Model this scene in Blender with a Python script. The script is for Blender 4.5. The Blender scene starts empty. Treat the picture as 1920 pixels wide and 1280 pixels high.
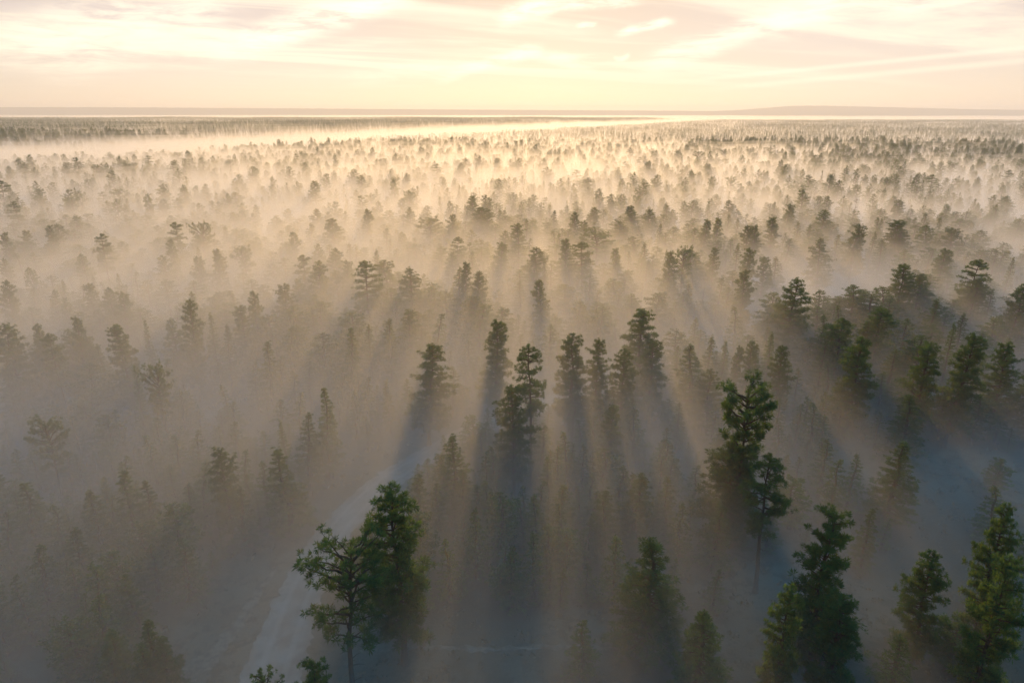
import bpy, math, random
import numpy as np

# ------------------------------------------------------------------ camera, sky, sun, exposure
SC = bpy.context.scene
COL = SC.collection
R = math.radians
CAM_H, PITCH, FPX = 70.0, 18.5, 1280.0          # camera height (m), downward tilt, focal length in photo pixels

cd = bpy.data.cameras.new('camera')
cam = bpy.data.objects.new('camera', cd)
COL.objects.link(cam)
cam.location = (0, 0, CAM_H)
cam.rotation_euler = (R(90 - PITCH), 0, 0)
cd.sensor_width = 36.0
cd.lens = 24.0
cd.clip_start = 0.5
cd.clip_end = 60000
SC.camera = cam

SUN_EL, SUN_AZ = 11.5, 2.0                        # degrees; azimuth to the right of the view axis (+Y)
SD = (math.sin(R(SUN_AZ)) * math.cos(R(SUN_EL)), math.cos(R(SUN_AZ)) * math.cos(R(SUN_EL)), math.sin(R(SUN_EL)))
sl = bpy.data.lights.new('sun', 'SUN')
sl.energy = 5.0
sl.angle = R(0.5)
sl.color = (1.0, 0.57, 0.19)
so = bpy.data.objects.new('sun', sl)
COL.objects.link(so)
so.rotation_euler = (R(90 - SUN_EL), 0, R(180 - SUN_AZ))
so.location = (0, 0, 200)

SC.view_settings.view_transform = 'Standard'
SC.view_settings.look = 'None'
SC.view_settings.exposure = 0.18
SC.view_settings.gamma = 1.0
SC.render.engine = 'CYCLES'
cy = SC.cycles
cy.use_denoising = True
cy.max_bounces = 6
cy.diffuse_bounces = 2
cy.glossy_bounces = 1
cy.transmission_bounces = 2
cy.volume_bounces = 2
cy.transparent_max_bounces = 64
cy.use_adaptive_sampling = False
cy.sample_clamp_indirect = 4.0
cy.caustics_reflective = False
cy.caustics_refractive = False


class NT:
    """small node-tree helper"""
    def __init__(s, t):
        s.t = t
        t.nodes.clear()

    def n(s, kind, props=None, **ins):
        nd = s.t.nodes.new(kind)
        for k, v in (props or {}).items():
            setattr(nd, k, v)
        for k, v in ins.items():
            key = int(k[1:]) if k[0] == 'i' and k[1:].isdigit() else k.replace('_', ' ')
            s.put(nd.inputs[key], v)
        return nd

    def put(s, sock, v):
        if isinstance(v, bpy.types.NodeSocket):
            s.t.links.new(v, sock)
        elif isinstance(v, bpy.types.Node):
            s.t.links.new(v.outputs[0], sock)
        else:
            sock.default_value = v

    def m(s, op, a, b=0.0, c=0.0, clamp=False):
        return s.n('ShaderNodeMath', dict(operation=op, use_clamp=clamp), i0=a, i1=b, i2=c).outputs[0]

    def v(s, op, a, b=None):
        nd = s.n('ShaderNodeVectorMath', dict(operation=op), i0=a)
        if b is not None:
            s.put(nd.inputs[1], b)
        return nd

    def mix(s, f, a, b, blend='MIX'):
        nd = s.n('ShaderNodeMix', dict(data_type='RGBA', blend_type=blend), i0=f)
        s.put(nd.inputs[6], a)
        s.put(nd.inputs[7], b)
        return nd.outputs[2]

    def ss(s, x, lo, hi):
        nd = s.n('ShaderNodeMapRange', dict(interpolation_type='SMOOTHSTEP'), i0=x, i1=lo, i2=hi, i3=0.0, i4=1.0)
        return nd.outputs[0]


def make_world():
    w = bpy.data.worlds.new('World')
    SC.world = w
    w.use_nodes = True
    g = NT(w.node_tree)
    tc = g.n('ShaderNodeTexCoord').outputs['Generated']
    sep = g.n('ShaderNodeSeparateXYZ', None, i0=tc)
    x, y, z = sep.outputs[0], sep.outputs[1], sep.outputs[2]
    sky = g.n('ShaderNodeTexSky', dict(sky_type='NISHITA', sun_disc=False, sun_elevation=R(SUN_EL), sun_rotation=R(SUN_AZ), altitude=2000.0,
                                       air_density=1.0, dust_density=0.3, ozone_density=1.0))
    base = g.v('SCALE', sky.outputs[0])
    base.inputs[3].default_value = SKY_K
    # the sun-side glow of thin high cloud
    dt = g.m('MAXIMUM', g.v('DOT_PRODUCT', tc, SD).outputs['Value'], 0.0)
    g1 = g.ss(dt, 0.15, 0.95)
    g2 = g.m('POWER', dt, 26.0)
    g3 = g.m('POWER', dt, 200.0)
    low = g.ss(z, 0.58, 0.02)
    broad = g.m('MULTIPLY', g1, low)
    c = g.v('ADD', base.outputs[0], g.v('MULTIPLY', g.n('ShaderNodeCombineXYZ', None, i0=broad, i1=broad, i2=broad), (0.675, 0.485, 0.385)).outputs[0])
    c = g.v('ADD', c.outputs[0], g.v('MULTIPLY', g.n('ShaderNodeCombineXYZ', None, i0=g2, i1=g2, i2=g2), (0.03, -0.02, -0.11)).outputs[0])
    c = g.v('ADD', c.outputs[0], g.v('MULTIPLY', g.n('ShaderNodeCombineXYZ', None, i0=g3, i1=g3, i2=g3), (0.02, 0.02, 0.02)).outputs[0])
    up = g.ss(z, 0.17, 0.70)
    up = g.m('MULTIPLY', up, g.m('ADD', 1.0, g.m('MULTIPLY', x, 0.8)))
    c = g.v('ADD', c.outputs[0], g.v('MULTIPLY', g.n('ShaderNodeCombineXYZ', None, i0=up, i1=up, i2=up), (0.04, 0.50, 0.98)).outputs[0])
    # thin streaky cloud sheet, laid out on a level plane far overhead
    zz = g.m('ADD', g.m('MAXIMUM', z, 0.0), 0.045)
    px, py = g.m('DIVIDE', x, zz), g.m('DIVIDE', y, zz)
    ca, sa = math.cos(R(24)), math.sin(R(24))
    u = g.m('ADD', g.m('MULTIPLY', px, ca), g.m('MULTIPLY', py, sa))
    v = g.m('SUBTRACT', g.m('MULTIPLY', py, ca), g.m('MULTIPLY', px, sa))
    p1 = g.n('ShaderNodeCombineXYZ', None, i0=g.m('MULTIPLY', u, 0.16), i1=g.m('MULTIPLY', v, 0.55), i2=3.1)
    n1 = g.n('ShaderNodeTexNoise', None, Vector=p1, Scale=1.0, Detail=7.0, Roughness=0.62, Distortion=0.7).outputs[0]
    p2 = g.n('ShaderNodeCombineXYZ', None, i0=g.m('MULTIPLY', u, 0.10), i1=g.m('MULTIPLY', v, 0.22), i2=9.4)
    n2 = g.n('ShaderNodeTexNoise', None, Vector=p2, Scale=1.0, Detail=3.0, Roughness=0.5, Distortion=0.4).outputs[0]
    cl = g.m('MULTIPLY', g.ss(n1, 0.44, 0.62), g.ss(n2, 0.38, 0.58))
    lowf = g.ss(z, 0.012, 0.07)
    cl = g.m('MULTIPLY', cl, lowf)
    gr = g.m('MULTIPLY', g.ss(n1, 0.56, 0.36), g.ss(n2, 0.60, 0.40))
    gr = g.m('MULTIPLY', gr, lowf)
    lit = g.v('SCALE', (1.35, 1.18, 0.90))
    g.put(lit.inputs[3], g.m('ADD', 0.18, g.m('MULTIPLY', g1, 0.72)))
    out = g.mix(g.m('MULTIPLY', cl, 0.6), c.outputs[0], lit.outputs[0])
    pk = g.v('MULTIPLY', c.outputs[0], (0.90, 0.85, 0.84))
    out = g.mix(g.m('MULTIPLY', gr, 0.22), out, pk.outputs[0])
    # single long streaks and wisps of high cloud, each fixed to its own place in the sky
    wn = g.n('ShaderNodeTexNoise', None, Vector=tc, Scale=9.0, Detail=5.0, Roughness=0.6)
    wv = g.v('SCALE', g.v('SUBTRACT', wn.outputs['Color'], (0.5, 0.5, 0.5)).outputs[0])
    wv.inputs[3].default_value = 0.030
    wd = g.v('ADD', tc, wv.outputs[0]).outputs[0]
    fib = g.n('ShaderNodeTexNoise', None, Vector=g.v('MULTIPLY', tc, (14.0, 14.0, 90.0)).outputs[0], Scale=1.0, Detail=6.0, Roughness=0.65, Distortion=0.5).outputs[0]
    fib = g.ss(fib, 0.30, 0.62)
    for (ax, ay, bx, by, wpx, k, straight) in STREAKS:
        A, B = np.array(ray(ax, ay)), np.array(ray(bx, by))
        A, B = A / np.linalg.norm(A), B / np.linalg.norm(B)
        nrm = np.cross(A, B)
        nrm /= np.linalg.norm(nrm)
        tan = B - A
        ln = np.linalg.norm(tan)
        tan /= ln
        src = tc if straight else wd
        dn = g.m('ABSOLUTE', g.v('DOT_PRODUCT', src, tuple(nrm)).outputs['Value'])
        al = g.m('DIVIDE', g.m('SUBTRACT', g.v('DOT_PRODUCT', tc, tuple(tan)).outputs['Value'], float(np.dot(A, tan))), float(ln))
        wid = wpx / 1280.0
        a_ = g.m('MULTIPLY', g.ss(al, -0.12, 0.25), g.ss(al, 1.15, 0.80))
        a_ = g.m('MULTIPLY', a_, g.ss(dn, wid, wid * 0.05))
        a_ = g.m('MULTIPLY', a_, fib if not straight else 1.0)
        out = g.mix(g.m('MULTIPLY', a_, k), out, (1.35, 1.2, 0.93, 1))
    bg = g.n('ShaderNodeBackground', None, Color=out, Strength=1.0)
    g.n('ShaderNodeOutputWorld', None, Surface=bg)
    w.cycles.sampling_method = 'MANUAL'
    w.cycles.sample_map_resolution = 512


SKY_K = 0.03


def ray(px, py):
    """direction through a photo pixel"""
    a, b = (px - 960.0) / FPX, (640.0 - py) / FPX
    c, s = math.cos(R(PITCH)), math.sin(R(PITCH))
    return a, c + b * s, -s + b * c


STREAKS = [(380, 100, 770, -12, 34, 0.9, 0), (-60, 85, 430, 12, 60, 0.6, 0), (60, 130, 420, 75, 40, 0.4, 0), (935, 38, 1060, -6, 24, 1.0, 0),
           (1030, 8, 1210, -4, 16, 0.9, 0), (1155, 64, 1260, 44, 11, 0.9, 0), (820, 146, 1005, 92, 15, 0.8, 0), (985, 96, 1110, 120, 16, 0.55, 0),
           (1210, 125, 1440, 42, 30, 0.65, 0), (1400, 60, 1700, -22, 36, 0.75, 0), (1640, 12, 1930, -30, 34, 0.6, 0), (1290, 152, 1990, 84, 6, 0.3, 1),
           (1330, 168, 1990, 108, 7, 0.28, 1), (1080, 44, 1118, 42, 6, 0.8, 0), (640, 150, 900, 120, 22, 0.35, 0), (1150, 108, 1180, 104, 6, 0.6, 0)]
make_world()


# ------------------------------------------------------------------ helpers
def tag(o, label=None, cat=None, group=None, kind=None):
    for k, val in (('label', label), ('category', cat), ('group', group), ('kind', kind)):
        if val:
            o[k] = val
    return o


def raw_mesh(name, verts, faces, mats, mat_idx=None, smooth=False, attrs=None):
    """verts (n,3) array, faces (m,k) array with k = 3 or 4, or a list of such arrays"""
    me = bpy.data.meshes.new(name)
    if not isinstance(faces, list):
        faces = [faces]
    faces = [np.asarray(f, np.int32) for f in faces if len(f)]
    verts = np.asarray(verts, np.float32)
    me.vertices.add(len(verts))
    me.vertices.foreach_set('co', verts.ravel())
    if faces:
        loops = np.concatenate([f.ravel() for f in faces])
        sizes = np.concatenate([np.full(len(f), f.shape[1], np.int32) for f in faces])
        starts = np.concatenate([[0], np.cumsum(sizes)[:-1]]).astype(np.int32)
        me.loops.add(len(loops))
        me.loops.foreach_set('vertex_index', loops)
        me.polygons.add(len(sizes))
        me.polygons.foreach_set('loop_start', starts)
        me.polygons.foreach_set('loop_total', sizes)
        if mat_idx is not None:
            me.polygons.foreach_set('material_index', np.asarray(mat_idx, np.int32))
        if smooth:
            me.polygons.foreach_set('use_smooth', np.ones(len(sizes), bool))
    for m_ in mats:
        me.materials.append(m_)
    me.update(calc_edges=True)
    me.validate()
    return me


def link(name, me, parent=None):
    o = bpy.data.objects.new(name, me)
    COL.objects.link(o)
    if parent:
        o.parent = parent
    return o


def ray(px, py):
    """direction through a photo pixel"""
    a, b = (px - 960.0) / FPX, (640.0 - py) / FPX
    c, s = math.cos(R(PITCH)), math.sin(R(PITCH))
    return a, c + b * s, -s + b * c


def at(px, py, z=0.0):
    dx, dy, dz = ray(px, py)
    k = (z - CAM_H) / dz
    return dx * k, dy * k


def sstep(x, a, b):
    t = np.clip((np.asarray(x, float) - a) / (b - a), 0, 1)
    return t * t * (3 - 2 * t)


# ------------------------------------------------------------------ materials
def mat(name, build):
    m_ = bpy.data.materials.new(name)
    m_.use_nodes = True
    g = NT(m_.node_tree)
    build(g)
    return m_


def _needles(g):
    oi = g.n('ShaderNodeObjectInfo')
    geo = g.n('ShaderNodeNewGeometry')
    n = g.n('ShaderNodeTexNoise', None, Vector=geo.outputs['Position'], Scale=0.9, Detail=3.0, Roughness=0.6)
    c = g.mix(g.ss(n.outputs[0], 0.35, 0.65), (0.036, 0.076, 0.036, 1), (0.084, 0.142, 0.046, 1))
    c = g.mix(g.m('MULTIPLY', oi.outputs['Random'], 0.6), c, (0.040, 0.075, 0.040, 1))
    c = g.mix(g.m('MULTIPLY', g.m('GREATER_THAN', geo.outputs['Random Per Island'], 0.93), 0.5), c, (0.16, 0.12, 0.04, 1))
    d = g.n('ShaderNodeBsdfDiffuse', None, Color=c)
    tl = g.n('ShaderNodeBsdfTranslucent', None, Color=g.mix(1.0, c, (1.6, 1.6, 0.7, 1), 'MULTIPLY'))
    mx = g.n('ShaderNodeMixShader', None, i0=0.45, i1=d, i2=tl)
    g.n('ShaderNodeOutputMaterial', None, Surface=mx)


def _bark(g):
    tc = g.n('ShaderNodeTexCoord').outputs['Object']
    mp = g.v('MULTIPLY', tc, (3.0, 3.0, 0.5))
    n = g.n('ShaderNodeTexNoise', None, Vector=mp, Scale=2.0, Detail=5.0, Roughness=0.7)
    c = g.mix(g.ss(n.outputs[0], 0.35, 0.65), (0.045, 0.032, 0.025, 1), (0.10, 0.068, 0.05, 1))
    b = g.n('ShaderNodeBump', None, Strength=0.6, Distance=0.05, Height=n.outputs[0])
    d = g.n('ShaderNodeBsdfDiffuse', None, Color=c, Normal=b)
    g.n('ShaderNodeOutputMaterial', None, Surface=d)


def _snag(g):
    tc = g.n('ShaderNodeTexCoord').outputs['Object']
    n = g.n('ShaderNodeTexNoise', None, Vector=g.v('MULTIPLY', tc, (4.0, 4.0, 0.4)), Scale=2.0, Detail=4.0)
    c = g.mix(n.outputs[0], (0.10, 0.09, 0.08, 1), (0.24, 0.22, 0.20, 1))
    g.n('ShaderNodeOutputMaterial', None, Surface=g.n('ShaderNodeBsdfDiffuse', None, Color=c))


def _ground(g):
    p = g.n('ShaderNodeNewGeometry').outputs['Position']
    n1 = g.n('ShaderNodeTexNoise', None, Vector=p, Scale=0.035, Detail=6.0, Roughness=0.65)
    n2 = g.n('ShaderNodeTexNoise', None, Vector=p, Scale=0.45, Detail=5.0, Roughness=0.7)
    n3 = g.n('ShaderNodeTexNoise', None, Vector=p, Scale=3.0, Detail=3.0, Roughness=0.7)
    c = g.mix(g.ss(n1.outputs[0], 0.38, 0.62), (0.026, 0.032, 0.020, 1), (0.085, 0.080, 0.058, 1))
    c = g.mix(g.ss(n2.outputs[0], 0.50, 0.58), c, (0.028, 0.036, 0.024, 1))
    c = g.mix(g.m('MULTIPLY', g.ss(n3.outputs[0], 0.5, 0.75), 0.5), c, (0.12, 0.11, 0.085, 1))
    h = g.m('ADD', n2.outputs[0], g.m('MULTIPLY', n3.outputs[0], 0.3))
    b = g.n('ShaderNodeBump', None, Strength=0.8, Distance=0.5, Height=h)
    g.n('ShaderNodeOutputMaterial', None, Surface=g.n('ShaderNodeBsdfDiffuse', None, Color=c, Normal=b))


def _road(g):
    p = g.n('ShaderNodeNewGeometry').outputs['Position']
    n1 = g.n('ShaderNodeTexNoise', None, Vector=p, Scale=0.25, Detail=6.0, Roughness=0.65)
    n2 = g.n('ShaderNodeTexNoise', None, Vector=p, Scale=4.0, Detail=4.0, Roughness=0.7)
    c = g.mix(g.ss(n1.outputs[0], 0.35, 0.68), (0.12, 0.104, 0.09, 1), (0.21, 0.186, 0.165, 1))
    uv = g.n('ShaderNodeUVMap').outputs[0]
    u = g.n('ShaderNodeSeparateXYZ', None, i0=uv).outputs[0]
    rut = g.m('ABSOLUTE', g.m('SUBTRACT', g.m('ABSOLUTE', g.m('SUBTRACT', u, 0.5)), 0.21))
    c = g.mix(g.m('MULTIPLY', g.ss(rut, 0.09, 0.02), 0.5), c, (0.25, 0.224, 0.202, 1))
    c = g.mix(g.m('MULTIPLY', g.ss(n2.outputs[0], 0.5, 0.7), 0.35), c, (0.07, 0.065, 0.05, 1))
    b = g.n('ShaderNodeBump', None, Strength=0.5, Distance=0.1, Height=n2.outputs[0])
    g.n('ShaderNodeOutputMaterial', None, Surface=g.n('ShaderNodeBsdfDiffuse', None, Color=c, Normal=b))


def _track(g):
    p = g.n('ShaderNodeNewGeometry').outputs['Position']
    n = g.n('ShaderNodeTexNoise', None, Vector=p, Scale=0.8, Detail=5.0, Roughness=0.7)
    c = g.mix(g.ss(n.outputs[0], 0.35, 0.65), (0.04, 0.04, 0.03, 1), (0.14, 0.125, 0.10, 1))
    g.n('ShaderNodeOutputMaterial', None, Surface=g.n('ShaderNodeBsdfDiffuse', None, Color=c))


def _hill(g):
    p = g.n('ShaderNodeNewGeometry').outputs['Position']
    n = g.n('ShaderNodeTexNoise', None, Vector=p, Scale=0.02, Detail=6.0, Roughness=0.7)
    c = g.mix(g.ss(n.outputs[0], 0.4, 0.6), (0.035, 0.045, 0.028, 1), (0.07, 0.08, 0.045, 1))
    g.n('ShaderNodeOutputMaterial', None, Surface=g.n('ShaderNodeBsdfDiffuse', None, Color=c))


def _brush(g):
    geo = g.n('ShaderNodeNewGeometry')
    c = g.mix(geo.outputs['Random Per Island'], (0.035, 0.045, 0.028, 1), (0.12, 0.12, 0.075, 1))
    d = g.n('ShaderNodeBsdfDiffuse', None, Color=c)
    g.n('ShaderNodeOutputMaterial', None, Surface=d)


def volume_mat(name, dens, color=(0.83, 0.86, 0.90, 1), aniso=0.48):
    def b(g):
        v = g.n('ShaderNodeVolumePrincipled', None, Color=color, Density=dens, Anisotropy=aniso)
        g.n('ShaderNodeOutputMaterial', None, Volume=v)
    return mat(name, b)


M_NEEDLE = mat('pine_needles', _needles)
M_BARK = mat('pine_bark', _bark)
M_SNAG = mat('weathered_wood', _snag)
M_GROUND = mat('forest_floor', _ground)
M_ROAD = mat('dirt', _road)
M_TRACK = mat('worn_track', _track)
M_HILL = mat('wooded_hill', _hill)
M_BRUSH = mat('brush', _brush)


# ------------------------------------------------------------------ terrain
P0 = np.array([-673.0, 1059.0])
LD = np.array([1005.0, 2178.0])
LD /= np.linalg.norm(LD)
LN = np.array([-LD[1], LD[0]])


def wav(x, y, seed, L):
    r = np.random.RandomState(seed)
    o = 0
    for i in range(6):
        a = r.uniform(0, 6.283)
        k = 6.283 / (L * r.uniform(0.6, 1.7))
        o = o + np.sin(k * (x * math.cos(a) + y * math.sin(a)) + r.uniform(0, 6.283)) * r.uniform(0.6, 1.0)
    return o / 3.0


def terrain(x, y):
    x = np.asarray(x, float)
    y = np.asarray(y, float)
    s = (x - P0[0]) * LN[0] + (y - P0[1]) * LN[1]
    near = sstep(y, 500, 900)
    z = near * 2.0 * wav(x, y, 3, 700)
    # misty valley beyond the near forest, then the dark plateau on the left
    z = z - 12 * sstep(s, -200, -60) * near
    z = z + (30 + 3 * wav(x, y, 5, 1500)) * sstep(s, 20, 240) * near
    # everything drops to a second misty valley beyond six kilometres
    z = z * (1 - sstep(y, 5200, 6600)) - 14 * sstep(y, 5200, 6600)
    # low knoll on the left whose trees stand clear of the mist
    z = z + 5.0 * np.exp(-((x + 330) / 130) ** 2 - ((y - 640) / 110) ** 2)
    return z


def axis(lo, hi, d0, growth):
    """grid lines: fine around zero, coarser outwards"""
    out, p, d = [0.0], 0.0, d0
    while p < hi:
        p += d
        d *= growth
        out.append(p)
    neg, p, d = [], 0.0, d0
    while p > lo:
        p -= d
        d *= growth
        neg.append(p)
    return np.array(neg[::-1] + out)


def grid_faces(nx, ny, off=0, flip=False):
    i, j = np.meshgrid(np.arange(nx - 1), np.arange(ny - 1), indexing='ij')
    a = (i * ny + j).ravel() + off
    f = np.stack([a, a + ny, a + ny + 1, a + 1], 1)
    return f[:, ::-1] if flip else f


gx = axis(-16000, 16000, 25, 1.05)
gy = axis(-1500, 16500, 25, 1.03)
X, Y = np.meshgrid(gx, gy, indexing='ij')
V = np.stack([X, Y, terrain(X, Y)], -1).reshape(-1, 3)
go = link('ground', raw_mesh('ground', V, grid_faces(len(gx), len(gy)), [M_GROUND], smooth=True))
tag(go, 'misty forest floor of brown grass and low brush', None, None, 'structure')

# far wooded ridge on the skyline: height follows the azimuth
prof_x = [-900, 0, 250, 500, 960, 1150, 1300, 1345, 1390, 1430, 1480, 1560, 1650, 1750, 1920, 2900]
prof_y = [201, 202, 202, 203.5, 207, 208, 209, 207, 203, 199.5, 199, 201, 203.5, 206, 208, 207]


def far_ridge():
    rr = np.random.RandomState(8)
    na = 1500
    pxs = np.linspace(-900, 2900, na)
    yy = np.interp(pxs, prof_x, prof_y)
    D = 12500.0
    rows = []
    tx = (pxs - 960) / 1215.0
    hgt = CAM_H + (212.0 - yy) * 7.0e-4 * D
    rough = rr.uniform(0, 7, na)
    rough = (rough + np.roll(rough, 1)) / 2
    for k, (dd, f) in enumerate([(-2300, -0.25), (-1700, 0.05), (-1100, 0.35), (-600, 0.65), (-250, 0.88), (0, 1.0), (300, 0.95), (900, 0.5), (1800, -0.3)]):
        z = -16 + (hgt + 16) * max(f, -0.3)
        n = rr.uniform(-1, 1, na)
        z = z + (rough if k == 5 else n * 5 * min(1, abs(f)))
        rows.append(np.stack([tx * (D + dd), np.full(na, D + dd), z], 1))
    V = np.stack(rows, 0).reshape(-1, 3)
    f = grid_faces(len(rows), na, flip=True)
    o = link('hills', raw_mesh('hills', V, f, [M_HILL]))
    tag(o, 'long low wooded ridge on the hazy skyline', None, None, 'structure')


far_ridge()


# ------------------------------------------------------------------ roads
def ribbon(name, pts, widths, z, label, m_=None):
    """pts are points on the ground, smoothed by Catmull-Rom"""
    P = np.array(pts, float)
    W = np.array(widths, float)
    Q, WW = [], []
    n = len(P)
    for i in range(n - 1):
        p0, p1, p2, p3 = P[max(i - 1, 0)], P[i], P[i + 1], P[min(i + 2, n - 1)]
        for t in np.linspace(0, 1, 14, endpoint=False):
            Q.append(0.5 * ((2 * p1) + (-p0 + p2) * t + (2 * p0 - 5 * p1 + 4 * p2 - p3) * t * t + (-p0 + 3 * p1 - 3 * p2 + p3) * t ** 3))
            WW.append(W[i] * (1 - t) + W[i + 1] * t)
    Q.append(P[-1])
    WW.append(W[-1])
    Q, WW = np.array(Q), np.array(WW)
    T = np.gradient(Q, axis=0)
    T /= np.linalg.norm(T, axis=1)[:, None]
    N = np.stack([T[:, 1], -T[:, 0]], 1)
    rr = np.random.RandomState(len(pts))
    cols = 7
    V, UV = [], []
    for j in range(cols):
        u = j / (cols - 1)
        jit = rr.normal(0, 0.25, len(Q)) if j in (0, cols - 1) else 0
        off = ((u - 0.5) * WW + jit)[:, None]
        xy = Q + N * off
        crown = 0.05 * (1 - (2 * u - 1) ** 2)
        V.append(np.column_stack([xy, np.full(len(Q), z + crown)]))
        UV.append(np.full(len(Q), u))
    V = np.stack(V, 0).reshape(-1, 3)
    F = grid_faces(cols, len(Q))
    me = raw_mesh(name, V, F, [m_ or M_ROAD], smooth=True)
    uvl = me.uv_layers.new(name='UVMap')
    li = np.zeros(len(me.loops), np.int32)
    me.loops.foreach_get('vertex_index', li)
    uu = np.concatenate(UV)
    uvl.data.foreach_set('uv', np.column_stack([uu[li], np.zeros(len(li))]).astype(np.float32).ravel())
    o = link(name, me)
    tag(o, label, None, None, 'structure')
    return Q


road_px = [(455, 1420), (500, 1290), (535, 1190), (563, 1110), (605, 1030), (655, 965), (720, 905), (800, 855), (880, 812), (945, 787), (1040, 750),
           (1140, 712), (1250, 676), (1370, 648), (1480, 628), (1570, 606), (1640, 592)]
ROAD = ribbon('road', [at(*p) for p in road_px], [8.2, 8.0, 7.6, 6.8, 6.6, 6.6, 6.6, 6.6, 6.6, 7, 7, 7, 7, 7.5, 9, 13, 14], 0.03, 'pale dirt road curving up between the pines')
bend_px = [(1655, 596), (1640, 583), (1610, 566), (1580, 552), (1555, 542), (1500, 533), (1400, 524)]
BEND = ribbon('road_bend', [at(*p) for p in bend_px], [12, 16, 15, 12, 10, 8, 7], 0.045, 'pale open bend of the dirt road among distant pines')
side_px = [(255, 1340), (335, 1275), (400, 1225), (450, 1165), (492, 1100), (520, 1060)]
SIDE = ribbon('path', [at(*p) for p in side_px], [5, 4, 2.6, 1.8, 1.3, 0.5], 0.015, 'bare dirt track beside the road at its left', M_TRACK)
track_px = [(690, 1222), (800, 1213), (930, 1216), (1060, 1212), (1180, 1218), (1330, 1230)]
TRACK = ribbon('path', [at(*p) for p in track_px], [0.5, 0.8, 0.9, 0.8, 0.7, 0.4], 0.02, 'faint narrow track crossing the misty clearing', M_TRACK)
ROADS = np.vstack([ROAD, BEND, SIDE])


# ------------------------------------------------------------------ pine trees
def tube(path, radii, sides):
    path = np.array(path, float)
    radii = np.array(radii, float)
    n = len(path)
    T = np.gradient(path, axis=0)
    T /= np.linalg.norm(T, axis=1)[:, None] + 1e-9
    ref = np.where(np.abs(T[:, 2:3]) > 0.8, np.array([[1.0, 0, 0]]), np.array([[0, 0, 1.0]]))
    A = np.cross(T, ref)
    A /= np.linalg.norm(A, axis=1)[:, None] + 1e-9
    B = np.cross(T, A)
    an = np.arange(sides) * 2 * math.pi / sides
    V = path[:, None, :] + radii[:, None, None] * (np.cos(an)[None, :, None] * A[:, None, :] + np.sin(an)[None, :, None] * B[:, None, :])
    V = V.reshape(-1, 3)
    i, j = np.meshgrid(np.arange(n - 1), np.arange(sides), indexing='ij')
    a = (i * sides + j).ravel()
    b = (i * sides + (j + 1) % sides).ravel()
    return V, np.stack([a, b, b + sides, a + sides], 1)


KINDS = {
    # base: crown base (share of height); nb: limbs; rad: crown radius (m at 24 m); prof: radius profile; rise: limb rise
    'A': dict(base=0.16, nb=104, rad=3.4, prof=([0, .12, .35, .6, .82, .95, 1], [.55, .9, 1.0, .90, .70, .50, .25]), rise=0.28, gap=0.32, tuft=0.65, step=0.46),
    'B': dict(base=0.42, nb=50, rad=4.4, prof=([0, .2, .45, .7, .88, 1], [.6, .8, .75, 1.0, .95, .6]), rise=0.50, gap=0.30, tuft=0.62, step=0.42),
    'C': dict(base=0.07, nb=110, rad=3.0, prof=([0, .1, .3, .6, .85, 1], [.8, 1.0, .90, .64, .34, .08]), rise=0.18, gap=0.14, tuft=0.46, step=0.46),
    'D': dict(base=0.46, nb=64, rad=3.4, prof=([0, .2, .5, .75, .92, 1], [.6, .95, 1.0, .85, .65, .3]), rise=0.12, gap=0.20, tuft=0.54, step=0.48),
    'E': dict(base=0.16, nb=96, rad=4.4, prof=([0, .15, .4, .65, .85, 1], [.7, 1.0, .93, .74, .48, .18]), rise=0.25, gap=0.16, tuft=0.60, step=0.50),
    'U': dict(base=0.40, nb=56, rad=4.0, prof=([0, .15, .3, .5, .7, .85, 1], [.5, .95, .85, .6, .8, 1.0, .9]), rise=0.48, gap=0.22, tuft=0.72, step=0.40),
    'J': dict(base=0.55, nb=26, rad=3.0, prof=([0, .3, .6, .85, 1], [.7, .9, 1.0, .8, .4]), rise=0.8, gap=0.45, tuft=0.50, step=0.60),
}


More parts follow.
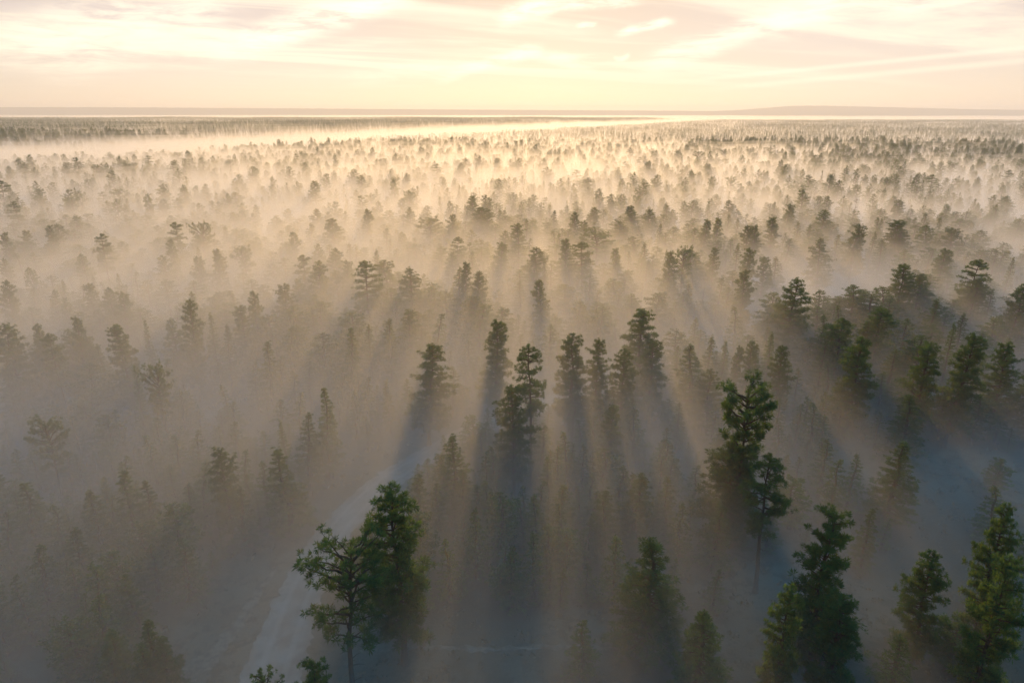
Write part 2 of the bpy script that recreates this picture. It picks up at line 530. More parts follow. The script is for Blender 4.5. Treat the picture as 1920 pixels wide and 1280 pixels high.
def grow(kind, seed, detail=1.0, H=24.0):
    """one pine, 24 m tall at scale 1, its base at the origin -> (wood verts, wood quads), (needle verts, needle tris)"""
    K = KINDS[kind]
    r = np.random.RandomState(seed)
    WV, WF, off = [], [], 0

    def add(path, radii, sides):
        nonlocal off
        v, f = tube(path, radii, sides)
        WV.append(v)
        WF.append(f + off)
        off += len(v)

    # trunk with a gentle sway
    nt = 12
    tz = np.linspace(0, 1, nt)
    TOPF = 0.93 if kind in 'BUJ' else 0.985
    sw = r.normal(0, 0.16, (nt, 2)).cumsum(0) * tz[:, None] ** 0.5
    sw -= sw[0]
    trunk = np.column_stack([sw, tz * H * TOPF])
    tr = 0.34 * (1 - tz) ** 0.8 + 0.03
    tr[0] *= 1.35
    add(trunk, tr, 8 if detail > 0.5 else 4)
    centre = lambda z: np.array([np.interp(z, trunk[:, 2], trunk[:, 0]), np.interp(z, trunk[:, 2], trunk[:, 1])])
    # a few dead stubs under the crown
    if detail > 0.5:
        for _ in range(int(6 + 6 * K['base'])):
            z = H * K['base'] * r.uniform(0.35, 1.0)
            a = r.uniform(0, 6.283)
            L = r.uniform(0.5, 1.8)
            c = centre(z)
            p = np.array([[c[0], c[1], z], [c[0] + L * .6 * math.cos(a), c[1] + L * .6 * math.sin(a), z + .05], [c[0] + L * math.cos(a), c[1] + L * math.sin(a), z - .1 * L]])
            add(p, [0.05, 0.035, 0.012], 4)
    # lumpy azimuthal outline: bulges and gaps
    ph = r.uniform(0, 6.283, 6)
    nb = max(10, int(K['nb'] * (detail if detail < 1 else 1)))
    cents, rads, ups = [], [], []
    if kind == 'D':
        levels = (np.arange(13) + r.uniform(-.3, .3, 13)) / 12.0

    ga = r.uniform(0, 6.283)
    for i in range(nb):
        t = (i + r.uniform(0.1, 0.9)) / nb
        if kind == 'D':
            t = float(np.clip(levels[r.randint(13)] + r.normal(0, 0.018), 0, 1))
        if kind in 'BJU':
            t = t ** 0.75
        z = H * (K['base'] + (TOPF - 0.02 - K['base']) * t)
        ga += 2.399963 + r.normal(0, 0.25)
        a = ga
        lump = 1 + K['gap'] * (math.sin(2 * a + ph[0] + 5 * t) * 0.5 + math.sin(3 * a + ph[1] - 9 * t) * 0.4 + math.sin(14 * t + ph[2] + a) * 0.6)
        L = K['rad'] * np.interp(t, *K['prof']) * max(0.25, lump) * r.uniform(0.72, 1.08)
        if r.rand() < K['gap'] * 0.45:
            L *= 0.45
        L = max(L, 0.35)
        c = centre(z)
        rise = K['rise'] * (0.5 + 1.1 * t) * r.uniform(0.4, 1.4)
        n = 6
        s = np.linspace(0, 1, n)
        bend = r.normal(0, 0.18)
        aa = a + bend * s * s
        start_drop = L * rise * 0.35
        pz = z - start_drop + L * rise * s - 0.16 * L * (s ** 2) * (1 - t)
        path = np.column_stack([c[0] + L * s * np.cos(aa), c[1] + L * s * np.sin(aa), pz])
        path[1:-1] += r.normal(0, 0.06 * L / 3, (n - 2, 3))
        if detail > 0.5 or kind in 'BD':
            rb = (0.04 + 0.020 * L) * (1.25 if kind in 'BJU' else 1.0)
            add(path, rb * (1 - s) ** 0.8 + 0.012, 4 if detail > 0.5 else 3)
        # foliage tufts along the outer part, on side twigs
        inner = 0.50 if kind in 'BJU' else 0.30
        step = K['step'] / max(detail, 0.12) ** 0.5
        m_ = max(2, int((1 - inner) * L / step) * 2 + 1)
        for k in range(m_):
            q = inner + (1 - inner) * (k + r.uniform(0, 1)) / m_
            base = np.array([np.interp(q, s, path[:, j]) for j in range(3)])
            side = (0.18 + 0.30 * L * (1 - abs(q - 0.72))) * (1.15 if kind in 'BDE' else 0.85)
            ang = aa[-1] + r.choice([-1, 1]) * r.uniform(0.5, 1.5)
            d = r.uniform(0.05, 1.0) * side
            tip = base + np.array([math.cos(ang) * d, math.sin(ang) * d, r.uniform(-0.05, 0.28) * (0.5 + d)])
            if detail > 0.9 and d > 0.5 and r.rand() < 0.55:
                add(np.array([base, (base + tip) / 2 + r.normal(0, .05, 3), tip]), [0.028, 0.02, 0.01], 3)
            cents.append(tip)
            rads.append(K['tuft'] * r.uniform(0.65, 1.25) * (0.75 + 0.35 * (1 - t)))
            ups.append([math.cos(aa[-1]) * 0.7, math.sin(aa[-1]) * 0.7, 0.65])
    # leader
    for k in range(6 if kind not in 'BUJ' else 10):
        z = H * (TOPF + 0.015 - 0.012 * k - r.uniform(0, 0.01))
        c = centre(min(z, H * TOPF))
        cents.append([c[0] + r.normal(0, .12), c[1] + r.normal(0, .12), z - 0.25])
        rads.append(0.42)
        ups.append([0, 0, 1.3])
    C = np.array(cents)
    Rr = np.array(rads)
    U = np.array(ups)
    per = 44 if detail > 0.9 else max(5, int(17 * min(1, detail ** 0.5)))
    if detail < 0.9:
        Rr = Rr * (1.0 + 0.35 * (1 - detail))
    N = len(C)
    d = r.normal(0, 1, (N, per, 3))
    d /= np.linalg.norm(d, axis=2)[:, :, None]
    d = d + U[:, None, :] * 0.55
    d[:, :, 2] *= 0.80
    d /= np.linalg.norm(d, axis=2)[:, :, None]
    ln = Rr[:, None] * r.uniform(0.65, 1.15, (N, per))
    wd = ln * (0.068 if detail > 0.9 else (0.15 if detail > 0.3 else 0.28)) * r.uniform(0.7, 1.4, (N, per))
    sd = np.cross(d, r.normal(0, 1, (N, per, 3)))
    sd /= np.linalg.norm(sd, axis=2)[:, :, None] + 1e-9
    st = C[:, None, :] + d * (ln * 0.10)[:, :, None] + r.normal(0, 0.10, (N, per, 3)) * Rr[:, None, None]
    e = st + d * ln[:, :, None]
    mid = st + d * (ln * 0.60)[:, :, None]
    v0, v1, v2, v3 = st, mid + sd * wd[:, :, None], e, mid - sd * wd[:, :, None]
    NV = np.stack([v0, v1, v2, v3], 2).reshape(-1, 3)
    q = np.arange(N * per) * 4
    NF = np.stack([q, q + 1, q + 2, q + 3], 1)
    return (np.vstack(WV), np.vstack(WF)), (NV, NF)


PROTO = {}          # kind -> list of (trunk mesh, crown mesh, half width)
NVAR = {'A': 5, 'B': 4, 'C': 4, 'D': 3, 'E': 3, 'U': 1, 'J': 2}
sd_ = 100
for k_, nv in NVAR.items():
    PROTO[k_] = []
    for i_ in range(nv):
        sd_ += 1
        (wv, wf), (nv_, nf) = grow(k_, sd_)
        rad = float(np.percentile(np.hypot(nv_[:, 0], nv_[:, 1]), 96))
        PROTO[k_].append((raw_mesh('trunk', wv, wf, [M_BARK], smooth=True), raw_mesh('crown', nv_, nf, [M_NEEDLE]), rad))


def lod(kind, seed, detail, H=24.0):
    (wv, wf), (nv_, nf) = grow(kind, seed, detail)
    return wv, wf, nv_, nf


def joined(name, parts):
    V, F, MI, off = [], [], [], 0
    for wv, wf, nv_, nf in parts:
        V += [wv, nv_]
        F += [wf + off, nf + off + len(wv)]
        MI += [np.zeros(len(wf), int), np.ones(len(nf), int)]
        off += len(wv) + len(nv_)
    return raw_mesh(name, np.vstack(V), np.vstack(F), [M_BARK, M_NEEDLE], np.concatenate(MI))


# photo-measured pines: x and y of the tip, crown width in photo pixels, kind, height in metres
T = []


def add_t(txt, h=None):
    for row in txt.split(';'):
        q = row.split()
        if len(q) < 4:
            continue
        T.append([float(q[0]), float(q[1]), float(q[2]), q[3], float(q[4]) if len(q) > 4 else h, None])


LAB = {}
# nearest pines
add_t('''505 1236 88 J 20;575 1230 84 A 19;632 1002 160 B 26;737 897 120 A 28;1568 949 132 A 26;1480 1084 85 A 21;1588 1108 120 A 20;1758 1029 100 A 19;
1893 936 86 A 25;1888 1034 112 A 25;1325 1147 110 C 15;1217 993 160 C 20;1192 882 85 C 15;1142 920 70 C 13;1408 696 110 U 32;1372 832 105 A 20;
1452 848 100 D 24;1688 828 150 C 17;1581 750 66 C 10;1712 738 110 C 17;1742 637 78 A 25;1819 621 92 A 27;1897 640 78 A 23;1612 628 84 A 25;
1574 595 84 A 22;1656 577 62 A 21;1632 600 52 A 18;1676 655 66 C 16;1496 517 98 E 28;1308 646 74 C 20;1338 688 66 E 17;1468 645 56 A 21;1444 621 32 C 19;
1408 636 30 A 19;1428 645 26 C 17;1380 643 28 A 18;1359 638 22 C 17;1334 631 34 C 18;1307 595 28 C 16;1275 646 24 C 15;1206 576 56 A 26;1228 632 60 A 22;
1074 622 62 A 25;1121 629 48 A 24;1172 649 50 A 23;999 639 62 D 28;965 721 72 A 23;1141 754 44 A 17;850 816 54 C 17;785 887 44 C 13;872 880 40 C 12;
890 905 36 C 11;922 900 40 C 11;1046 905 46 C 12;1030 850 30 C 12;930 597 50 A 26;796 642 72 A 24;768 577 36 A 20;729 597 36 C 20;692 606 34 C 19;651 613 46 C 21;
500 638 50 C 19;605 724 50 C 20;565 777 44 C 17;528 838 64 C 17;415 836 60 A 18;530 789 22 C 15;80 777 62 B 19;290 671 50 B 22;222 604 50 A 25;96 622 44 D 24;
14 603 66 A 26;119 615 34 A 21;162 627 34 A 20;190 643 30 C 18;326 594 42 E 21;419 606 34 C 19;453 571 34 A 22;
200 1174 62 C 12;262 1164 56 C 13;208 1206 52 C 11;256 1206 50 C 11;292 1198 56 C 11;254 1244 56 C 9;232 878 50 C 16;270 900 46 C 14;172 915 50 C 14;30 905 60 C 15;
245 1074 50 C 12;145 985 54 C 13;1860 1150 60 C 10;700 990 60 C 12;676 1010 50 C 12;820 905 36 C 11;1255 895 40 C 12;1010 930 40 C 12;1395 850 70 C 17''')
# middle distance
add_t('''138 404 40 E;187 437 26 D;204 456 34 E;60 498 30 E;10 434 22 A;49 430 24 A;93 421 22 A;108 418 26 A;11 482 26 E;152 474 28 E;325 415 26 D;371 412 32 B;425 424 26 C;
322 446 22 A;457 455 32 B;406 463 26 A;367 462 20 C;311 477 30 A;366 478 26 A;330 483 26 C;60 537 26 C;4 523 28 A;160 529 28 A;174 516 18 C;202 536 32 A;226 545 34 A;
210 513 20 C;366 543 26 E;347 560 30 A;433 550 17 C;395 585 24 C;274 597 20 C;135 591 22 A;75 602 28 A;249 680 18 C;93 541 28 E;107 525 20 C;170 566 32 C;121 556 26 E;
477 543 22 A;11 384 22 E;30 376 20 D;124 373 20 C;300 376 22 E;280 383 22 C;438 360 40 E;261 373 14 C;626 407 38 A;547 433 22 A;576 418 34 C;597 390 30 E;613 396 22 E;
687 390 20 A;678 411 36 C;720 427 28 C;756 433 22 E;805 404 44 B;781 445 44 C;768 500 52 E;846 401 22 A;854 443 26 D;847 471 32 E;898 387 44 A;914 401 28 A;937 393 24 C;
945 430 28 E;938 452 32 A;886 470 26 C;870 489 26 A;861 500 38 C;896 505 28 A;626 463 28 A;649 485 28 A;594 486 32 A;564 474 28 D;595 456 28 E;632 504 50 E;685 488 44 D;
722 485 46 A;709 468 26 C;657 455 28 C;555 522 38 E;534 530 36 A;592 578 26 C;768 387 24 E;883 366 22 A;927 360 22 C;951 362 22 C;973 417 32 A;985 410 24 C;999 462 36 A;
1026 486 15 C;1020 522 26 A;978 526 30 C;1065 446 32 A;1096 453 40 D;1120 427 48 B;1074 492 44 C;1157 464 24 A;1176 469 18 C;1214 454 28 C;1214 488 46 C;1304 426 42 E;
1321 409 24 A;1286 460 36 B;1258 470 26 A;1299 468 46 E;1164 412 34 E;1190 384 28 A;1213 391 34 E;1300 374 30 E;1327 376 14 C;1367 374 28 E;1242 419 22 C;1254 383 34 C;
1238 373 20 C;1096 413 26 A;1051 436 22 C;1078 397 20 A;1112 387 22 A;1027 383 18 C;1040 393 22 C;1346 407 22 A;1366 401 22 C;1384 409 22 C;1404 421 24 A;1421 421 26 A;
1372 446 26 C;1342 463 22 A;1403 463 30 A;1381 458 26 C;1435 480 28 A;1188 452 22 C;1244 467 14 C;1451 406 28 A;1545 445 48 E;1544 391 24 A;1548 366 22 E;1582 378 30 C;
1606 418 34 A;1520 420 20 C;1496 416 24 C;1475 446 36 C;1457 481 36 C;1572 439 24 C;1637 433 18 C;1655 447 28 C;1683 411 40 A;1690 428 46 E;1744 421 52 E;1768 463 36 A;
1789 426 40 A;1842 430 48 E;1873 466 26 C;1898 480 18 C;1828 484 44 D;1835 522 36 A;1704 494 56 A;1726 511 48 A;1673 366 26 E;1690 374 24 A;1742 357 22 C;1738 398 28 C;
1721 408 22 C;1827 372 16 C;1836 380 14 C;1869 383 22 C;1890 368 32 E;1912 409 44 E;1763 406 20 C;1790 398 24 C;1776 385 18 C;1645 406 22 C;1658 410 16 C;1481 381 22 A;
1487 388 18 C;1457 378 18 C;1759 561 34 C;1860 542 30 C;1812 587 32 C;1791 602 28 C;1918 528 46 A;1546 640 34 C;1350 520 34 C;1290 530 34 C;1398 505 34 A''', 0)

rng = random.Random(4)
DEFH = {'A': 24, 'B': 25, 'C': 19, 'D': 25, 'E': 22, 'J': 20}
PLACED = []
TREES = []


def place_tree(kind, x, y, h, width_m, var=None, rz=None):
    lst = PROTO[kind]
    v_ = rng.randrange(len(lst)) if var is None else var
    tm, cm, rad = lst[v_]
    o = bpy.data.objects.new('pine_tree', None)
    COL.objects.link(o)
    o.empty_display_size = 1.0
    o.location = (x, y, float(terrain(x, y)) - 0.05)
    s = h / 24.0
    w_ = max(0.62 * s, min(1.1 * width_m / 2 / rad, 2.1 * s))
    o.scale = (w_, w_, s)
    o.rotation_euler = (rng.gauss(0, 0.024), rng.gauss(0, 0.024), rng.uniform(0, 6.283) if rz is None else rz)
    t = link('trunk', tm, o)
    c = link('crown', cm, o)
    PLACED.append((x, y, 0.25 * width_m + 1.0))
    return o


for i_, q in enumerate(T):
    px, py, w, kind, h = q[:5]
    if not h:
        h = DEFH[kind] + rng.uniform(-2.5, 3.0)
    x, y = at(px, py, h)
    depth = y * math.cos(R(PITCH)) + (CAM_H - h) * math.sin(R(PITCH))
    if px > 1440 and py > 400 and w > 45:
        w *= 0.80
    if kind == 'C' and h < 19 and py > 600:
        w *= 1.3
    if py < 600 and w < 60:
        w *= 1.22
    o = place_tree(kind, x, y, h, w * depth / FPX)
    TREES.append(dict(o=o, px=px, py=py, w=w, kind=kind, h=h, d=math.hypot(x, y)))


def dist_road(x, y):
    return float(np.min(np.hypot(ROADS[:, 0] - x, ROADS[:, 1] - y)))


def proj(x, y, z):
    dz = z - CAM_H
    c, s = math.cos(R(PITCH)), math.sin(R(PITCH))
    f = y * c - dz * s
    u = y * s + dz * c
    return 960 + FPX * x / f, 640 - FPX * u / f


# young pines standing low in the mist between the tall ones
tries = 0
while len(TREES) < 296 and tries < 6000:
    tries += 1
    py = rng.uniform(430, 1150)
    px = rng.uniform(-10, 1930)
    h = rng.uniform(7, 15)
    x, y = at(px, py, h)
    if dist_road(x, y) < 8 or any(math.hypot(x - a, y - b) < c + 2.5 for a, b, c in PLACED):
        continue
    if (px > 1180 and py > 700 and rng.random() < 0.85) or (640 < px < 1300 and py > 1000):
        continue
    if py > 650 and rng.random() < 0.35:
        continue
    o = place_tree('C', x, y, h, h * rng.uniform(0.24, 0.34))
    depth = y * math.cos(R(PITCH)) + (CAM_H - h) * math.sin(R(PITCH))
    TREES.append(dict(o=o, px=px, py=py, w=h * 0.28 * FPX / depth, kind='C', h=h, d=math.hypot(x, y)))

# one dead bare pine among the distant stand
(wv, wf), _ = grow('D', 77, 1.0)
sn = bpy.data.objects.new('dead_tree', None)
COL.objects.link(sn)
sx, sy = at(1607, 368, 24)
sn.location = (sx, sy, 0)
link('trunk', raw_mesh('trunk', wv, wf, [M_SNAG], smooth=True), sn)
sn.scale = (0.6, 0.6, 1.0)
tag(sn, 'slim bare dead pine without needles above the hazy right-hand forest', 'dead tree')

# ------------------------------------------------------------------ labels for the pines
HAND = {
    0: 'scraggly open-topped pine with bare twisted limbs beside the road at the bottom edge',
    1: 'dark round-topped pine beside the road at the bottom edge, right of the scraggly one',
    2: 'crooked open-crowned pine with layered limbs leaning over the right edge of the dirt road',
    3: 'tall dense pine with yellow-green sides just behind the crooked pine by the road',
    4: 'broad dark cone-shaped pine casting a black shadow shaft toward the lower right',
    5: 'slim bright green pine standing in front left of the broad dark cone-shaped pine',
    6: 'dense low pine directly in front of the broad dark cone-shaped pine, near the bottom edge',
    7: 'slim faded pine alone in the dark gap near the lower right corner',
    8: 'dark pine at the right edge rising behind the bushy olive-topped pine',
    9: 'bushy olive-topped pine at the bottom right corner',
    10: 'dim pointed pine rising from shadow at the bottom edge, right of the centre beam',
    11: 'large dim cone-shaped pine in shadow below the centre of the photo',
    14: 'tallest pine, bare twisting upper limbs and umbrella top, right of centre',
    15: 'faded green pine tucked against the left side of the umbrella-topped pine',
    16: 'irregular pine with a long limb reaching right, below the umbrella-topped pine',
    17: 'wide pale green pine fading into blue mist above the right-hand clearing',
    18: 'small pointed pale green pine alone in blue mist right of the umbrella-topped pine',
    19: 'dense dark green pine in front left of two tall pines on the right',
    20: 'tall narrow pine with green left side behind the dense dark one on the right',
    21: 'tall dark shaggy pine with tiered limbs, most distinct on the right side',
    22: 'slender pine at the right edge beside the tall dark shaggy pine',
    23: 'dark tiered pine in the mist below the pale bend of the road',
    28: 'wide double-topped pine just left of the pale road bend',
    45: 'tall flat-tiered pine with long bare trunk near the centre of the photo',
    46: 'open see-through pine on the near side of the tall bare-trunked centre pine',
    48: 'pointed yellow-green pine standing at the right edge of the road, above the crooked pine',
    55: 'rounded columnar pine with a long shadow, just above the hidden road bend at centre',
    56: 'isolated hazy pine above the pale road, left of centre, with a broad shadow below',
    67: 'faint yellow-lit flat-topped pine alone in brown mist at the far left',
    68: 'open rounded pine with visible trunk in golden mist on the left',
    71: 'dark full pine cut by the left edge in golden mist',
}
LOOK = {'A': 'shaggy', 'B': 'open-crowned', 'C': 'pointed', 'D': 'flat-tiered', 'E': 'dense rounded', 'U': 'umbrella-topped', 'J': 'scraggly'}


def pine_labels():
    seen = {}
    for i, t in enumerate(TREES):
        cx, cyy = t['px'], t['py']
        if i in HAND:
            lab = HAND[i]
        else:
            size = 'tall' if t['h'] > 25 else ('small' if t['h'] < 13 else 'mid-sized')
            air = 'deep in dim mist' if t['h'] < 13 else ('in cool blue mist' if cx > 1250 and cyy > 380 else ('in golden mist' if cyy > 430 else 'in bright mist'))
            lab = f"{size} {LOOK[t['kind']]} pine {air}, {cx / 19.2:.0f}% across and {cyy / 12.8:.0f}% down the photo"
            if lab in seen:
                lab = f"{size} {LOOK[t['kind']]} pine {air}, {cx / 19.2:.1f}% across and {cyy / 12.8:.1f}% down the photo"
            seen[lab] = 1
        tag(t['o'], lab, 'pine tree', 'pine trees rising out of the mist')


pine_labels()


# ------------------------------------------------------------------ distant forest: one mass nobody could count
def scatter_nodes(coll_objs, name):
    coll = bpy.data.collections.new(name)
    for o in coll_objs:
        coll.objects.link(o)
    t = bpy.data.node_groups.new(name, 'GeometryNodeTree')
    t.interface.new_socket('Geometry', in_out='INPUT', socket_type='NodeSocketGeometry')
    t.interface.new_socket('Geometry', in_out='OUTPUT', socket_type='NodeSocketGeometry')
    N, L = t.nodes, t.links
    gi, go_ = N.new('NodeGroupInput'), N.new('NodeGroupOutput')
    ci = N.new('GeometryNodeCollectionInfo')
    ci.inputs[0].default_value = coll
    ci.inputs['Separate Children'].default_value = True
    ci.inputs['Reset Children'].default_value = True
    ip = N.new('GeometryNodeInstanceOnPoints')
    ip.inputs['Pick Instance'].default_value = True

    def attr(nm, ty):
        a = N.new('GeometryNodeInputNamedAttribute')
        a.data_type = ty
        a.inputs[0].default_value = nm
        return a.outputs[0]
    L.new(gi.outputs[0], ip.inputs['Points'])
    L.new(ci.outputs[0], ip.inputs['Instance'])
    L.new(attr('idx', 'INT'), ip.inputs['Instance Index'])
    L.new(attr('rot', 'FLOAT_VECTOR'), ip.inputs['Rotation'])
    L.new(attr('scl', 'FLOAT_VECTOR'), ip.inputs['Scale'])
    L.new(ip.outputs[0], go_.inputs[0])
    return t


def scatter(name, pts, idx, rot, scl, protos, label):
    me = raw_mesh(name, pts, [], [])
    a = me.attributes.new('idx', 'INT', 'POINT')
    a.data.foreach_set('value', np.asarray(idx, np.int32))
    a = me.attributes.new('rot', 'FLOAT_VECTOR', 'POINT')
    a.data.foreach_set('vector', np.asarray(rot, np.float32).ravel())
    a = me.attributes.new('scl', 'FLOAT_VECTOR', 'POINT')
    a.data.foreach_set('vector', np.asarray(scl, np.float32).ravel())
    o = link(name, me)
    md = o.modifiers.new('scatter', 'NODES')
    md.node_group = scatter_nodes(protos, name + '_source')
    tag(o, label, None, None, 'stuff')
    return o


rs = np.random.RandomState(21)
lods = []
for i_, (k_, det) in enumerate([('A', .7), ('A', .7), ('C', .7), ('C', .7), ('E', .7), ('A', .8), ('D', .7), ('B', .8)]):
    lods.append(bpy.data.objects.new('a%02d' % i_, joined('far_pine', [lod(k_, 300 + i_, det)])))
# groves: patches 64 m across made of light-weight pines
for g_ in range(5):
    parts = []
    for _ in range(44):
        k_ = ['A', 'E', 'C', 'C', 'E'][rs.randint(5)]
        wv, wf, nv_, nf = lod(k_, rs.randint(1e6), 0.13)
        h = rs.uniform(12, 25) / 24
        w_ = h * rs.uniform(0.85, 1.25)
        o2 = np.array([rs.uniform(-34, 34), rs.uniform(-34, 34), 0])
        sc = np.array([w_, w_, h])
        parts.append((wv * sc + o2, wf, nv_ * sc + o2, nf))
    lods.append(bpy.data.objects.new('b%02d' % g_, joined('far_grove', parts)))

# single trees from about 400 m to 1500 m (and low ones nearer)
n_try = 42000
yy_ = np.sqrt(rs.uniform(395 ** 2, 1500 ** 2, n_try))
xx_ = rs.uniform(-0.84, 0.84, n_try) * yy_
dens = 0.58 + 0.38 * wav(xx_, yy_, 11, 160) + 0.25 * wav(xx_, yy_, 12, 55)
s_ = (xx_ - P0[0]) * LN[0] + (yy_ - P0[1]) * LN[1]
dens = np.where((s_ > -110) & (s_ < 60), dens * 0.25, dens)
keep = (rs.rand(n_try) < dens * 0.62)
xx_, yy_ = xx_[keep], yy_[keep]
# keep 4 m apart
cell = {}
ok = []
for i_, (a_, b_) in enumerate(zip(xx_, yy_)):
    key = (int(a_ // 5.0), int(b_ // 5.0))
    if key in cell:
        continue
    cell[key] = 1
    ok.append(i_)
xx_, yy_ = xx_[ok], yy_[ok]
n1_ = len(xx_)
hh_ = np.clip(rs.normal(17, 4.2, n1_), 7, 28)
kk_ = rs.choice(8, n1_, p=[.17, .17, .20, .16, .12, .11, .04, .03])
hh_ = np.where(np.isin(kk_, (2, 3)), hh_ * 0.85, hh_)
ww_ = hh_ / 24 * rs.uniform(0.9, 1.4, n1_)
pts_ = [np.column_stack([xx_, yy_, terrain(xx_, yy_) - 0.1])]
idx_ = [kk_]
rot_ = [np.column_stack([np.zeros(n1_), np.zeros(n1_), rs.uniform(0, 6.283, n1_)])]
scl_ = [np.column_stack([ww_, ww_, hh_ / 24])]
# the rest of the near and middle forest: pines past the three hundred built one by one, mostly low ones drowned in the mist
n_try = 16000
uy = np.sqrt(rs.uniform(62 ** 2, 400 ** 2, n_try))
ux = rs.uniform(-0.86, 0.86, n_try) * (uy + 22)
pl_ = np.array([p[:2] for p in PLACED])
sel, uh, uk, cell = [], [], [], {}
for i_, (a_, b_) in enumerate(zip(ux, uy)):
    key = (int(a_ // 4.2), int(b_ // 4.2))
    if key in cell:
        continue
    qx, qy = proj(a_, b_, 0.0)
    d_ = math.hypot(a_, b_)
    thick = 0.5 + 0.7 * float(wav(a_, b_, 51, 60))
    if rs.rand() > 0.25 + 0.85 * thick:
        continue
    if dist_road(a_, b_) < 8.5 or float(np.min(np.hypot(pl_[:, 0] - a_, pl_[:, 1] - b_))) < 3.2:
        continue
    if (qx > 1560 and 850 < qy < 1280 and rs.rand() < 0.93) or (300 < qx < 1450 and qy > 1160 and rs.rand() < 0.9) or (1150 < qx and qy > 760 and rs.rand() < 0.3):
        continue
    if 1380 < qx < 1680 and 520 < qy < 625:
        continue
    cell[key] = 1
    sel.append(i_)
    big = d_ > 170 and rs.rand() < 0.22
    uh.append(rs.uniform(13, 19) if big else rs.uniform(4.5, 13))
    uk.append(rs.choice([0, 1, 4, 5, 2]) if big else rs.choice([2, 3, 2, 3, 0]))
nu_ = len(sel)
uh = np.array(uh)
uw = uh / 24 * rs.uniform(1.5, 2.3, nu_)
pts_.append(np.column_stack([ux[sel], uy[sel], np.zeros(nu_) - 0.05]))
idx_.append(np.array(uk))
rot_.append(np.column_stack([rs.normal(0, .02, nu_), rs.normal(0, .02, nu_), rs.uniform(0, 6.283, nu_)]))
scl_.append(np.column_stack([uw, uw, uh / 24]))
print('low pines', nu_)
# groves beyond
gxx, gyy = [], []
y0 = 1500.0
while y0 < 6300:
    half = 0.84 * y0
    xs = np.arange(-half, half, 62.0)
    gxx.append(xs + rs.uniform(-9, 9, len(xs)))
    gyy.append(np.full(len(xs), y0) + rs.uniform(-9, 9, len(xs)))
    y0 += 62
# the left plateau is reached before 1500 m too
gxx, gyy = np.concatenate(gxx), np.concatenate(gyy)
s_ = (gxx - P0[0]) * LN[0] + (gyy - P0[1]) * LN[1]
keep = ~((s_ > -120) & (s_ < 60))
gxx, gyy = gxx[keep], gyy[keep]
n2_ = len(gxx)
pts_.append(np.column_stack([gxx, gyy, terrain(gxx, gyy) - 0.5]))
idx_.append(8 + rs.randint(0, 5, n2_))
rot_.append(np.column_stack([np.zeros(n2_), np.zeros(n2_), rs.uniform(0, 6.283, n2_)]))
q_ = rs.uniform(0.85, 1.1, n2_)
scl_.append(np.column_stack([np.ones(n2_), np.ones(n2_), q_]))
scatter('distant_forest', np.vstack(pts_), np.concatenate(idx_), np.vstack(rot_), np.vstack(scl_), lods,
        'countless pines fading into bright mist toward the skyline')
print('forest instances', n1_, n2_, 'pines', len(TREES))


# ------------------------------------------------------------------ low brush on the open ground
def brush():
    r = np.random.RandomState(5)
    V, F, off = [], [], 0
    n = 15000
    yy = np.sqrt(r.uniform(40 ** 2, 260 ** 2, n))
    xx = r.uniform(-0.85, 0.85, n) * (yy + 25)
    dn = 0.5 + 0.5 * wav(xx, yy, 17, 22)
    for x, y, d_ in zip(xx, yy, dn):
        if r.rand() > d_ or dist_road(x, y) < 5.0:
            continue
        s = r.uniform(0.3, 1.0)
        m_ = 12
        c = np.array([x, y, 0]) + r.normal(0, 0.45, (m_, 3)) * [s, s, 0]
        c[:, 2] = r.uniform(0.0, 0.35, m_) * s
        d = r.normal(0, 1, (m_, 3))
        d[:, 2] = np.abs(d[:, 2]) + 0.5
        d /= np.linalg.norm(d, axis=1)[:, None]
        sd = np.cross(d, r.normal(0, 1, (m_, 3)))
        sd /= np.linalg.norm(sd, axis=1)[:, None] + 1e-9
        ln = s * r.uniform(0.5, 1.0, m_)[:, None]
        q = np.stack([c, c + d * ln * .6 + sd * ln * .3, c + d * ln, c + d * ln * .6 - sd * ln * .3], 1).reshape(-1, 3)
        V.append(q)
        b = np.arange(m_) * 4 + off
        F.append(np.stack([b, b + 1, b + 2, b + 3], 1))
        off += m_ * 4
    o = link('undergrowth', raw_mesh('undergrowth', np.vstack(V), np.vstack(F), [M_BRUSH]))
    tag(o, 'scattered low brush and grass tufts on the clearing floor', None, None, 'stuff')


brush()

# ------------------------------------------------------------------ mist and haze
mx = axis(-11000, 11000, 22, 1.075)
my = axis(-700, 10800, 22, 1.05)
MX, MY = np.meshgrid(mx, my, indexing='ij')


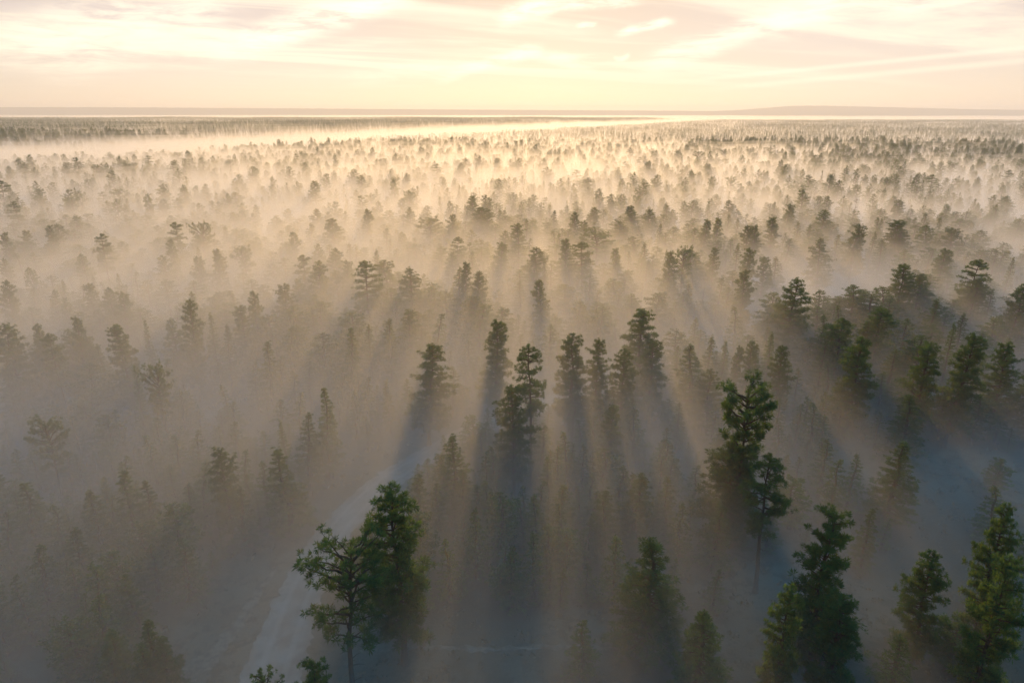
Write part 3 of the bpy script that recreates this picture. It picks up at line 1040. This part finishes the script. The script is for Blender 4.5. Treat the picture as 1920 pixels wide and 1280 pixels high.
def mist_swell(x, y):
    """how many metres the mist surface stands above or below its mean level"""
    u = 3.6 * wav(x, y, 31, 240) + 2.3 * wav(x, y, 32, 75) + 4.5 * np.exp(-((x + 110) / 45) ** 2 - ((y - 150) / 45) ** 2) - 11.0 * np.exp(-((x - 95) / 28) ** 2 - ((y - 178) / 40) ** 2)
    s = (x - P0[0]) * LN[0] + (y - P0[1]) * LN[1]
    u = u - (7.5 + 2.0 * wav(x, y, 33, 500)) * sstep(y, 550, 1500) * (1 - sstep(y, 5000, 6500)) * (1 - sstep(s, -200, -80)) + 4.5 * sstep(s, 60, 200)
    u = u + 3.0 * np.exp(-((x + 90) / 120) ** 2 - ((y - 420) / 90) ** 2)
    u = u + 6.5 * (1 - sstep(x, -85, 0)) * sstep(y, 50, 110) * (1 - 0.7 * sstep(y, 200, 330))
    u = u - 13.0 * np.exp(-(np.maximum(0, 75 - x) / 45) ** 2 - ((y - 40) / 80) ** 2) - 6.0 * np.exp(-(np.minimum(x + 10, 0) / 30) ** 2 - ((y - 45) / 55) ** 2) - 2.2 * sstep(x / (y + 60.0), 0.05, 0.45) - 3.0 * sstep(x / (y + 60.0), 0.1, 0.5) * sstep(y, 350, 700) * (1 - 0.7 * sstep(y, 900, 1600))
    return u


TOPS = [8.0, 13.0, 17.0, 21.0, 25.0, 31.0]
DENS = [0.0195, 0.0165, 0.0122, 0.0076, 0.0038, 0.0013]


def mist():
    sw = mist_swell(MX, MY)
    prev = 0.0
    nx, ny = len(mx), len(my)
    dens = DENS
    for i in range(len(TOPS) - 1, -1, -1):
        inc = dens[i] - (dens[i + 1] if i + 1 < len(TOPS) else 0.0)
        top = TOPS[i] + sw * (0.35 + 0.65 * TOPS[i] / TOPS[-1])
        bot = np.full_like(top, -40.0 - 1.5 * i)
        V = np.vstack([np.stack([MX, MY, top], -1).reshape(-1, 3), np.stack([MX, MY, bot], -1).reshape(-1, 3)])
        n = nx * ny
        F = [grid_faces(nx, ny), grid_faces(nx, ny, n, True)]
        ids = np.arange(n).reshape(nx, ny)
        ring = np.concatenate([ids[:, 0], ids[-1, 1:], ids[-2::-1, -1], ids[0, -2:0:-1]])
        nxt = np.roll(ring, -1)
        F.append(np.stack([ring + n, nxt + n, nxt, ring], 1))
        o = link('ground_mist', raw_mesh('ground_mist', V, np.vstack(F), [volume_mat('mist', inc)]))
        tag(o, 'pale mist lying between the pine trunks', None, 'layers of the ground mist', 'stuff')


mist()


def haze():
    x0, x1, y0, y1, z0, z1 = -17000, 17000, -1800, 17000, -60, 200
    v = [(x, y, z) for z in (z0, z1) for x, y in ((x0, y0), (x1, y0), (x1, y1), (x0, y1))]
    f = [(0, 3, 2, 1), (4, 5, 6, 7), (0, 1, 5, 4), (1, 2, 6, 5), (2, 3, 7, 6), (3, 0, 4, 7)]
    o = link('haze', raw_mesh('haze', v, np.array(f), [volume_mat('haze', 1.25e-4, aniso=0.3)]))
    tag(o, 'thin pale morning haze over the whole forest', None, None, 'stuff')


haze()
